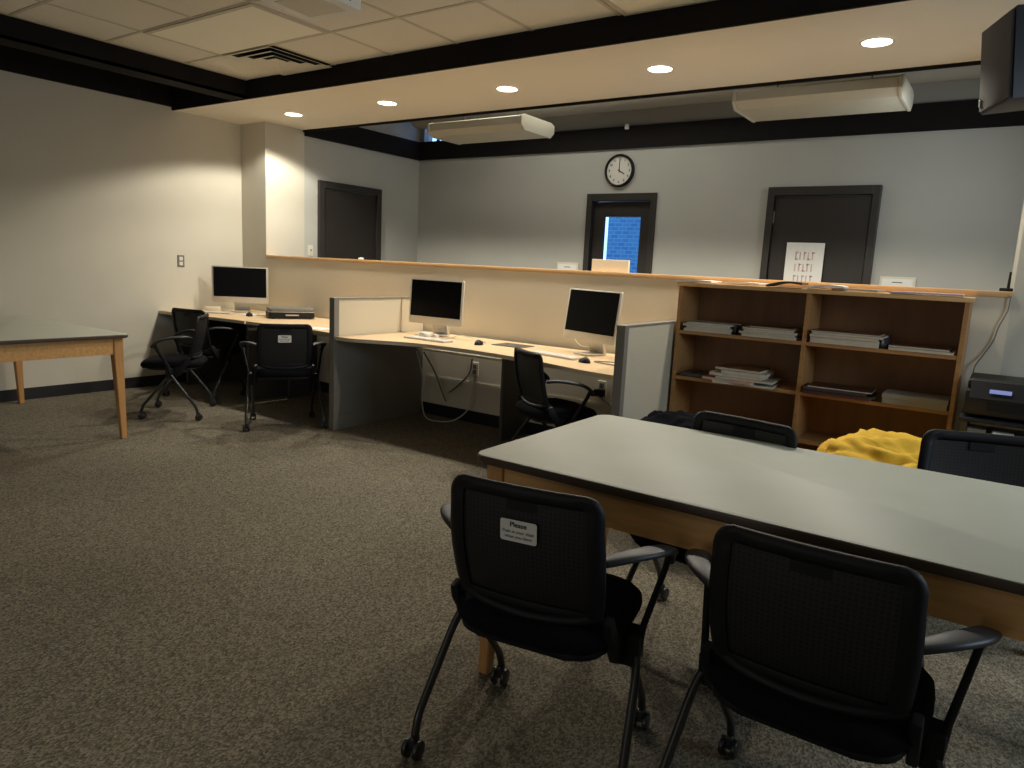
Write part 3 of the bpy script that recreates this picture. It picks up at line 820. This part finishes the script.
tag(link('cable_hub', pp, M['white'], None, 50, (-3.78, 4.24, .746)), 'white lump of adapter on the desk in front of the middle computer', 'adapter')
tag(link('paper_sheet', B(-.09, .09, -.07, .07, 0, .0015), M['paper'], None, None, (-4.72, 3.98, .736)), 'white paper scrap on the desk behind the stickered chair at the left', 'paper')

ct = bmesh.new(); prism(ct, rrect(.15, .055, .014, cy=.0275), -.012, .012, .002, axis='y')
q_ = link('letter_tray', ct, M['cream'], None, 40, (-6.52, 4.14, .7362)); q_.rotation_euler = (0, 0, R(48))
tag(q_, 'small cream rounded block standing on the left desk below the left computer', 'tray')
pl = link('paper_sheet', B(-.10, .10, -.07, .07, 0, .0015), M['paper'], None, None, (-6.12, 4.30, .7362)); pl.rotation_euler = (0, 0, R(25))
tag(pl, 'white paper sheet on the left desk between the left computer and the scanner', 'paper')
# scanner
sc = thing('flatbed_scanner', 'black and grey flatbed scanner on the left desk beside the divider', 'scanner', (-5.68, 4.42, .736), R(60))
b1 = bmesh.new(); prism(b1, rrect(.42, .30, .03), .008, .062, .008); link('scanner_body', b1, M['blackplastic'], sc, 40)
b1 = bmesh.new(); prism(b1, rrect(.41, .28, .03), .066, .098, .010, seg=3); link('scanner_lid', b1, M['greyplastic'], sc, 40)
link('front_panel', B(-.06, .06, -.154, -.146, .03, .042, .001), M['alu'], sc)
q = bmesh.new(); prism(q, rrect(.424, .304, .032), .0625, .0655, .001); link('silver_trim', q, M['alu'], sc, 40)
for sx in (-1, 1):
    for sy in (-1, 1): link('rubber_foot', B(sx * .17 - .012, sx * .17 + .012, sy * .11 - .012, sy * .11 + .012, 0, .008), M['blackplastic'], sc)

# items on the cap
bx = bmesh.new(); box(bx, -.15, .15, -.012, .012, 0, .088, .002)
tag(link('cream_card', bx, M['cream'], None, None, (-2.455, P + .07, 1.3225)), 'cream card standing on the partition ledge in front of the glazed door', 'card')
cw = bmesh.new(); bmesh.ops.create_icosphere(cw, subdivisions=3, radius=.02)
for v_ in cw.verts: v_.co = Vector((v_.co.x * 1.5, v_.co.y, v_.co.z * .55)) * (1 + .35 * noise.noise(v_.co * 90))
tag(link('crumpled_tissue', cw, M['paper'], None, None, (-5.06, P + .05, 1.331)), 'small crumpled white tissue on the partition ledge before the far left door', 'tissue')
rt = thing('wireless_router', 'small black router with upright antenna at the right end of the partition ledge', 'router', (-.030, P + .06, 1.3225))
link('router_body', B(-.035, .028, -.03, .03, 0, .018, .004), M['blackplastic'], rt, 40)
q = bmesh.new(); tube(q, [(.005, 0, .018), (.005, 0, .105)], [.008, .006], 10); link('antenna', q, M['blackplastic'], rt, 40)
cable([(-.008, P - .014, 1.30), (-.012, P - .012, 1.22), (-.04, P - .012, 1.13), (-.055, P - .012, 1.05), (-.09, P - .014, .97), (-.12, P - .03, .90), (-.12, P - .03, .82)], .0035, M['greycable'], 'thin grey cable running down the wall from the router to the AV cart')

# ================================================================ BOOKCASE
bk = thing('bookcase', 'wide low maple bookcase with two bays of magazines against the partition', 'bookcase', (-.96, 4.53, 0))
BX0, BX1 = -1.748 + .96, -.172 + .96; YD0, YD1 = -.165, .155
link('top_board', B(BX0 - .012, BX1 + .012, YD0 - .012, YD1, 1.257, 1.282, .003), M['cap'], bk, 30)
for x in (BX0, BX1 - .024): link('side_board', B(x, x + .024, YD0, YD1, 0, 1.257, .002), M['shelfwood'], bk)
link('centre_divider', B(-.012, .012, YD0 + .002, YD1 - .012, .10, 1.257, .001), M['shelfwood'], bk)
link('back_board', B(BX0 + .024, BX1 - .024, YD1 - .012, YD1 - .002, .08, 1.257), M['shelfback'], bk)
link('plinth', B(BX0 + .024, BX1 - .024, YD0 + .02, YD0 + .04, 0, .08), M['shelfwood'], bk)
SH = [.978, .683, .40, .10]
for side in (0, 1):
    xa, xb = (BX0 + .024, -.012) if side == 0 else (.012, BX1 - .024)
    for z in SH: link('shelf', B(xa, xb, YD0 + .002, YD1 - .012, z - .022, z, .0015), M['shelfwood'], bk)

# magazines
cn = 0
def book(x, y, z, w_, d_, h_, rz, cover, label, pages=(0.62, 0.58, 0.48), group=None, name='magazine', cat='magazine'):
    t = thing(name, label, cat, (x, y, z), R(rz), group)
    cb_ = bmesh.new()
    ct = min(.0015, h_ * .15)
    box(cb_, -w_ / 2, w_ / 2, -d_ / 2, d_ / 2, 0, ct); box(cb_, -w_ / 2, w_ / 2, -d_ / 2, d_ / 2, h_ - ct, h_); box(cb_, -w_ / 2, w_ / 2, d_ / 2 - ct, d_ / 2, ct, h_ - ct)
    link('cover', cb_, cmat(cover, .35), t)
    link('pages', B(-w_ / 2 + .002, w_ / 2 - .002, -d_ / 2 + .002, d_ / 2 - ct, ct, h_ - ct), cmat(pages, .8), t)
    return t
rb_ = random.Random(11)
ordn = ['lowest', 'second from bottom', 'third from bottom', 'fourth from bottom', 'fifth from bottom', 'sixth from bottom']
def stack(x, z, y, specs, place, grp):
    zz = z + .0005
    n_ = len(specs)
    for i, (w_, d_, h_, dx, dy, rz, cv, word) in enumerate(specs):
        pos = 'topmost' if i == n_ - 1 else ('lowest' if i == 0 else ordn[i])
        book(x + dx, y + dy, zz, w_, d_, h_, rz, cv, '%s magazine, %s in stack %s' % (word, pos, place), group=grp)
        zz += h_ + .0005
WH = (.62, .60, .54); GY = (.40, .38, .33); BR = (.16, .07, .035); BLK = (.02, .02, .025); RD = (.50, .10, .06); TAN = (.42, .30, .20); PNK = (.60, .22, .16)
stack(-1.545, .978, 4.47, [(.30, .22, .016, 0, 0, 0, WH, 'white'), (.29, .22, .014, .01, .0, 2, GY, 'grey'), (.30, .22, .016, -.005, 0, -1, WH, 'pale'), (.29, .21, .010, .01, -.005, 3, (.45, .46, .48), 'light grey')], 'at left end of upper left shelf', 'magazines left on the upper left shelf')
stack(-1.165, .978, 4.47, [(.32, .22, .016, 0, 0, 0, WH, 'white'), (.33, .22, .014, -.01, 0, -2, GY, 'grey'), (.31, .22, .012, .005, 0, 1, WH, 'pale'), (.30, .22, .012, -.01, 0, 2, TAN, 'tan'), (.27, .2, .008, .02, .01, -3, BR, 'brown')], 'beside centre board, upper left shelf', 'magazines right on the upper left shelf')
stack(-.748, .978, 4.475, [(.36, .23, .034, 0, 0, 0, WH, 'thick white'), (.36, .24, .016, -.005, 0, 1, GY, 'grey'), (.37, .23, .012, .012, -.005, 0, (.62, .52, .38), 'cream edged'), (.36, .23, .008, 0, 0, 1, BR, 'brown covered')], 'beside centre board, upper right shelf', 'magazines left on the upper right shelf')
stack(-.365, .978, 4.47, [(.31, .22, .014, .0, 0, 0, (.66, .58, .42), 'cream'), (.29, .21, .012, -.01, .005, -1, BR, 'brown covered')], 'at right end of upper right shelf', 'magazines right on the upper right shelf')
stack(-1.575, .683, 4.47, [(.24, .20, .010, 0, 0, 180, BLK, 'thin black'), (.22, .2, .012, -.01, 0, 184, (.05, .04, .04), 'dark curled')], 'at left end of lower left shelf', 'dark magazines on the lower left shelf')
stack(-1.30, .683, 4.42, [(.36, .25, .012, .02, -.01, 5, WH, 'white'), (.32, .24, .014, -.05, -.02, -8, PNK, 'pink covered'), (.34, .24, .014, .03, -.01, 3, GY, 'grey'), (.32, .23, .018, -.02, 0, -2, WH, 'white'), (.27, .22, .018, .02, 0, 4, (.62, .55, .45), 'cream'), (.28, .22, .016, -.01, .01, -3, BR, 'brown covered')], 'in middle of lower left shelf', 'magazines in the middle of the lower left shelf')
stack(-.752, .683, 4.45, [(.36, .23, .013, 0, 0, 180, (.10, .025, .03), 'dark red'), (.37, .23, .012, .015, 0, 180, BLK, 'black'), (.33, .22, .012, -.01, 0, 180, (.06, .05, .06), 'glossy black'), (.34, .21, .009, .01, 0, 2, (.06, .025, .02), 'dark brown')], 'beside centre board, lower right shelf', 'dark glossy magazines on the lower right shelf')
fbx = thing('storage_box', 'flat grey box on the lower right shelf of the bookcase', 'box', (-.36, 4.45, .6835))
link('box_base', B(-.155, .155, -.10, .10, 0, .05, .002), M['greybox'], fbx); link('box_lid', B(-.158, .158, -.103, .103, .030, .056, .002), M['greybox'], fbx)
def bookend(x, z, label, c):
    t = thing('bookend', label, 'bookend', (x, 4.43, z + .0005))
    link('bookend_base', B(-.010, .010, -.05, .05, 0, .003), cmat(c, .5), t)
    q = bmesh.new(); prism(q, rrect(.09, .055, .015, cy=.03), -.006, .006, .002, axis='x'); link('bookend_plate', q, cmat(c, .5), t, 40)
bookend(-1.372, .978, 'small black bookend between the two stacks on the upper left shelf', BLK)
bookend(-.536, .978, 'small navy bookend between the two stacks on the upper right shelf', (.02, .03, .06))
# papers on top of the bookcase
def leaf(x, y, w_, d_, rz, m, label, curl=0.0, z=1.283):
    q = bmesh.new(); n = 10; a = []; b_ = []
    for i in range(n + 1):
        u_ = i / n; zz = curl * (math.sin(u_ * PI) * .5 + u_ * u_ * .5)
        a.append((q.verts.new((w_ * (u_ - .5), -d_ / 2, zz)), q.verts.new((w_ * (u_ - .5), d_ / 2, zz))))
        b_.append((q.verts.new((w_ * (u_ - .5), -d_ / 2, zz + .011)), q.verts.new((w_ * (u_ - .5), d_ / 2, zz + .011))))
    for i in range(n):
        q.faces.new((a[i][0], a[i][1], a[i + 1][1], a[i + 1][0])); q.faces.new((b_[i][0], b_[i + 1][0], b_[i + 1][1], b_[i][1]))
        q.faces.new((a[i][0], a[i + 1][0], b_[i + 1][0], b_[i][0])); q.faces.new((a[i][1], b_[i][1], b_[i + 1][1], a[i + 1][1]))
    q.faces.new((a[0][0], b_[0][0], b_[0][1], a[0][1])); q.faces.new((a[n][0], a[n][1], b_[n][1], b_[n][0]))
    o = link('paper_leaflet', q, m, None, 40, (x, y, z)); o.rotation_euler = (0, 0, R(rz))
    return tag(o, label, 'leaflet')
leaf(-1.66, 4.48, .22, .25, 4, M['paper'], 'white leaflet at the left end on top of the bookcase', .008)
leaf(-1.38, 4.50, .26, .20, -3, M['paper'], 'pale leaflet second from the left on top of the bookcase', .01)
leaf(-1.11, 4.46, .20, .26, 5, cmat(BLK, .4), 'black magazine lying open in the middle on top of the bookcase', .038)
leaf(-.885, 4.46, .20, .26, 5, M['paper'], 'white open pages right of the black magazine on top of the bookcase', .026)
leaf(-.72, 4.48, .24, .22, -4, cmat(GY, .6), 'grey leaflet right of the open white pages on top of the bookcase', .004)
leaf(-.38, 4.46, .34, .22, 1, cmat((.60, .48, .52), .6), 'pinkish leaflet near the right end on top of the bookcase', .004)

# ================================================================ AV CART
av = thing('av_cart', 'black cart with open shelves right of the bookcase', 'cart', (.17, 4.36, 0))
for sx in (-.285, .285):
    for sy in (-.2, .2): link('post', B(sx - .015, sx + .015, sy - .015, sy + .015, .05, .70, .003), M['blackmetal'], av)
for z in (.70, .60, .14): link('shelf', B(-.31, .31, -.225, .225, z - .02, z, .004), M['blacksatin'], av)
link('side_bin', B(-.28, .28, -.19, .21, .145, .36, .006), M['blacksatin'], av)
for sx in (-.27, .27):
    for sy in (-.18, .18):
        q = bmesh.new(); cyl(q, (sx, sy, .025), .025, .02, 'x', 16, bev=.003); box(q, sx - .008, sx + .008, sy - .01, sy + .01, .03, .06); link('caster', q, M['caster'], av, 40)
pr = thing('black_printer', 'black printer with small lit display on the cart right of the bookcase', 'printer', (.17, 4.36, .7005))
b1 = bmesh.new(); box(b1, -.30, .30, -.20, .20, .012, .135, .012); link('printer_body', b1, M['blacksatin'], pr, 40)
b1 = bmesh.new(); box(b1, -.295, .295, -.17, .195, .138, .185, .012, seg=3); link('scanner_lid', b1, M['blackplastic'], pr, 40)
b1 = bmesh.new(); prism(b1, [(-.222, .10), (-.18, .175), (-.165, .175), (-.165, .10)], -.28, .28, .003, axis='x'); link('control_panel', b1, M['blackplastic'], pr, 40)
dz = bmesh.new(); box(dz, -.055, .035, -.0015, .0015, -.010, .010, mx=Matrix.Translation((-.145, -.2045, .1385)) @ Matrix.Rotation(-R(29), 4, 'X')); link('display', dz, M['display'], pr)
link('paper_slot', B(-.20, .20, -.204, -.199, .04, .08, .001), M['blackplastic'], pr)
for sx in (-1, 1): link('foot', B(sx * .25 - .02, sx * .25 + .02, -.15, .15, 0, .012), M['blackplastic'], pr)
tag(link('small_box', B(-.04, .04, -.03, .03, 0, .045, .003), M['greyplastic'], None, None, (-.06, 4.19, .6005)), 'small grey box on the cart shelf under the printer', 'box')
tag(link('small_box', B(-.045, .045, -.035, .035, 0, .04, .005), M['white'], None, None, (.05, 4.18, .6005)), 'small white box on the cart shelf under the printer', 'box')
tag(link('remote_control', B(-.07, .07, -.025, .025, 0, .022, .005), M['greyplastic'], None, None, (.19, 4.18, .6005)), 'dark remote control on the cart shelf beside the white box', 'remote')

# ================================================================ BEAN BAGS
def beanbag(name, cx, cy, rx, ry, h, m, seed, label, fold=.03, peak=(0, 0)):
    q = bmesh.new(); bmesh.ops.create_icosphere(q, subdivisions=6, radius=1)
    sd = Vector((seed * 3.1, seed * 1.7, seed))
    for v_ in q.verts:
        c = v_.co.copy(); z = c.z
        a = math.atan2(c.y, c.x); rad = math.hypot(c.x, c.y)
        prof = (1 - .10 * max(0, z)) * (1.0 if z > 0 else 1.0)
        zz = (z * .5 + .5)
        zz = zz ** 0.85
        rr = (rad ** .75) * prof
        x = rr * math.cos(a) * rx; y = rr * math.sin(a) * ry; zc = zz * h
        x += peak[0] * zz; y += peak[1] * zz
        p_ = Vector((x, y, zc))
        big = noise.noise(p_ * 3.2 + sd) * .055
        cr = -abs(noise.noise(Vector((x * 7, y * 7, zc * 3)) + sd)) * fold * 1.6 + fold * .4
        # radial gathers toward the top
        cr += math.sin(a * 11 + 3 * noise.noise(p_ * 4 + sd)) * .010 * max(0, z) * min(1, rad * 3)
        cr += -max(0, .22 - abs(noise.noise(Vector((x * 4 + zc * 6, y * 9, zc * 5)) * 1.3 + sd * 2))) * .09 - abs(noise.noise(p_ * 26 + sd)) * .007
        nn = Vector((c.x, c.y, c.z * .6)).normalized()
        p_ = p_ + nn * (big + cr) * (0.25 if zc < .03 else 1)
        p_.z = max(0.001, p_.z)
        v_.co = p_
    o = link(name, q, m, None, 180, (cx, cy, 0))
    return tag(o, label, 'bean bag')
beanbag('bean_bag', -.33, 3.66, .47, .42, .63, M['yellow'], 2, 'mustard yellow bean bag behind the far side of the foreground table', .035, (.04, -.05))
beanbag('bean_bag', -1.22, 3.52, .44, .40, .60, M['blackcloth'], 5, 'black bean bag between the fabric divider and the foreground table', .03, (-.05, 0))

# ================================================================ SPEAKER
sp = thing('wall_speaker', 'black loudspeaker hung under the soffit at the top right', 'speaker', (-.015, 3.62, 2.24), R(-68))
spm = Matrix.Rotation(R(6), 4, 'X')
b1 = bmesh.new()
prism(b1, [(-.15, -.17), (.15, -.17), (.11, .16), (-.11, .16)], -.17, .17, .008, mx=spm)
# grille face at local -y
link('cabinet', b1, M['blacksatin'], sp, 40)
b1 = bmesh.new(); box(b1, -.14, .14, -.182, -.170, -.16, .16, .004, mx=spm); link('grille', b1, M['grille'], sp, 40)
b1 = bmesh.new(); box(b1, -.135, -.12, -.186, -.182, -.14, -.11, .001, mx=spm); link('badge', b1, M['alu'], sp)
b1 = bmesh.new(); tube(b1, [(0, .02, .15), (0, .04, ZC - 2.24)], .018, 10); box(b1, -.05, .05, 0, .10, ZC - 2.24 - .008, ZC - 2.24 - .001)
box(b1, -.03, .03, -.05, .08, -.20, -.172, .003, mx=spm)
link('bracket', b1, M['blackmetal'], sp)

# ================================================================ PROJECTOR
pj = thing('ceiling_projector', 'white projector hung from the ceiling at the top edge', 'projector', (-3.11, 2.555, 2.585), R(5))
b1 = bmesh.new(); prism(b1, rrect(.38, .36, .03), 0, .11, .014, seg=3); link('projector_body', b1, M['projector'], pj, 40)
link('underside_panel', B(-.13, .13, -.12, .12, -.004, .002, .002), M['offwhite'], pj)
b1 = bmesh.new(); cyl(b1, (-.08, .18, .055), .045, .04, 'y', 24, bev=.004); link('lens_barrel', b1, M['greyplastic'], pj, 40)
b1 = bmesh.new(); cyl(b1, (-.08, .205, .055), .036, .008, 'y', 24); link('lens', b1, mat('blue lens', (.05, .06, .2), .1), pj)
b1 = bmesh.new()
for k in range(7): box(b1, .185, .192, -.11 + k * .03, -.095 + k * .03, .025, .085)
link('vent_grille', b1, M['greyplastic'], pj)
b1 = bmesh.new(); tube(b1, [(0, 0, .105), (0, 0, ZC - 2.585)], .02, 14); box(b1, -.07, .07, -.07, .07, ZC - 2.585 - .012, ZC - 2.585 - .001, .002); link('ceiling_mount', b1, M['offwhite'], pj, 40)
b1 = bmesh.new(); tube(b1, catmull([(-.18, .02, .06), (-.24, .06, .03), (-.27, .02, .05), (-.26, -.06, .12), (-.22, -.1, .195)]), .006, 8); link('cord', b1, M['blackplastic'], pj, 60)
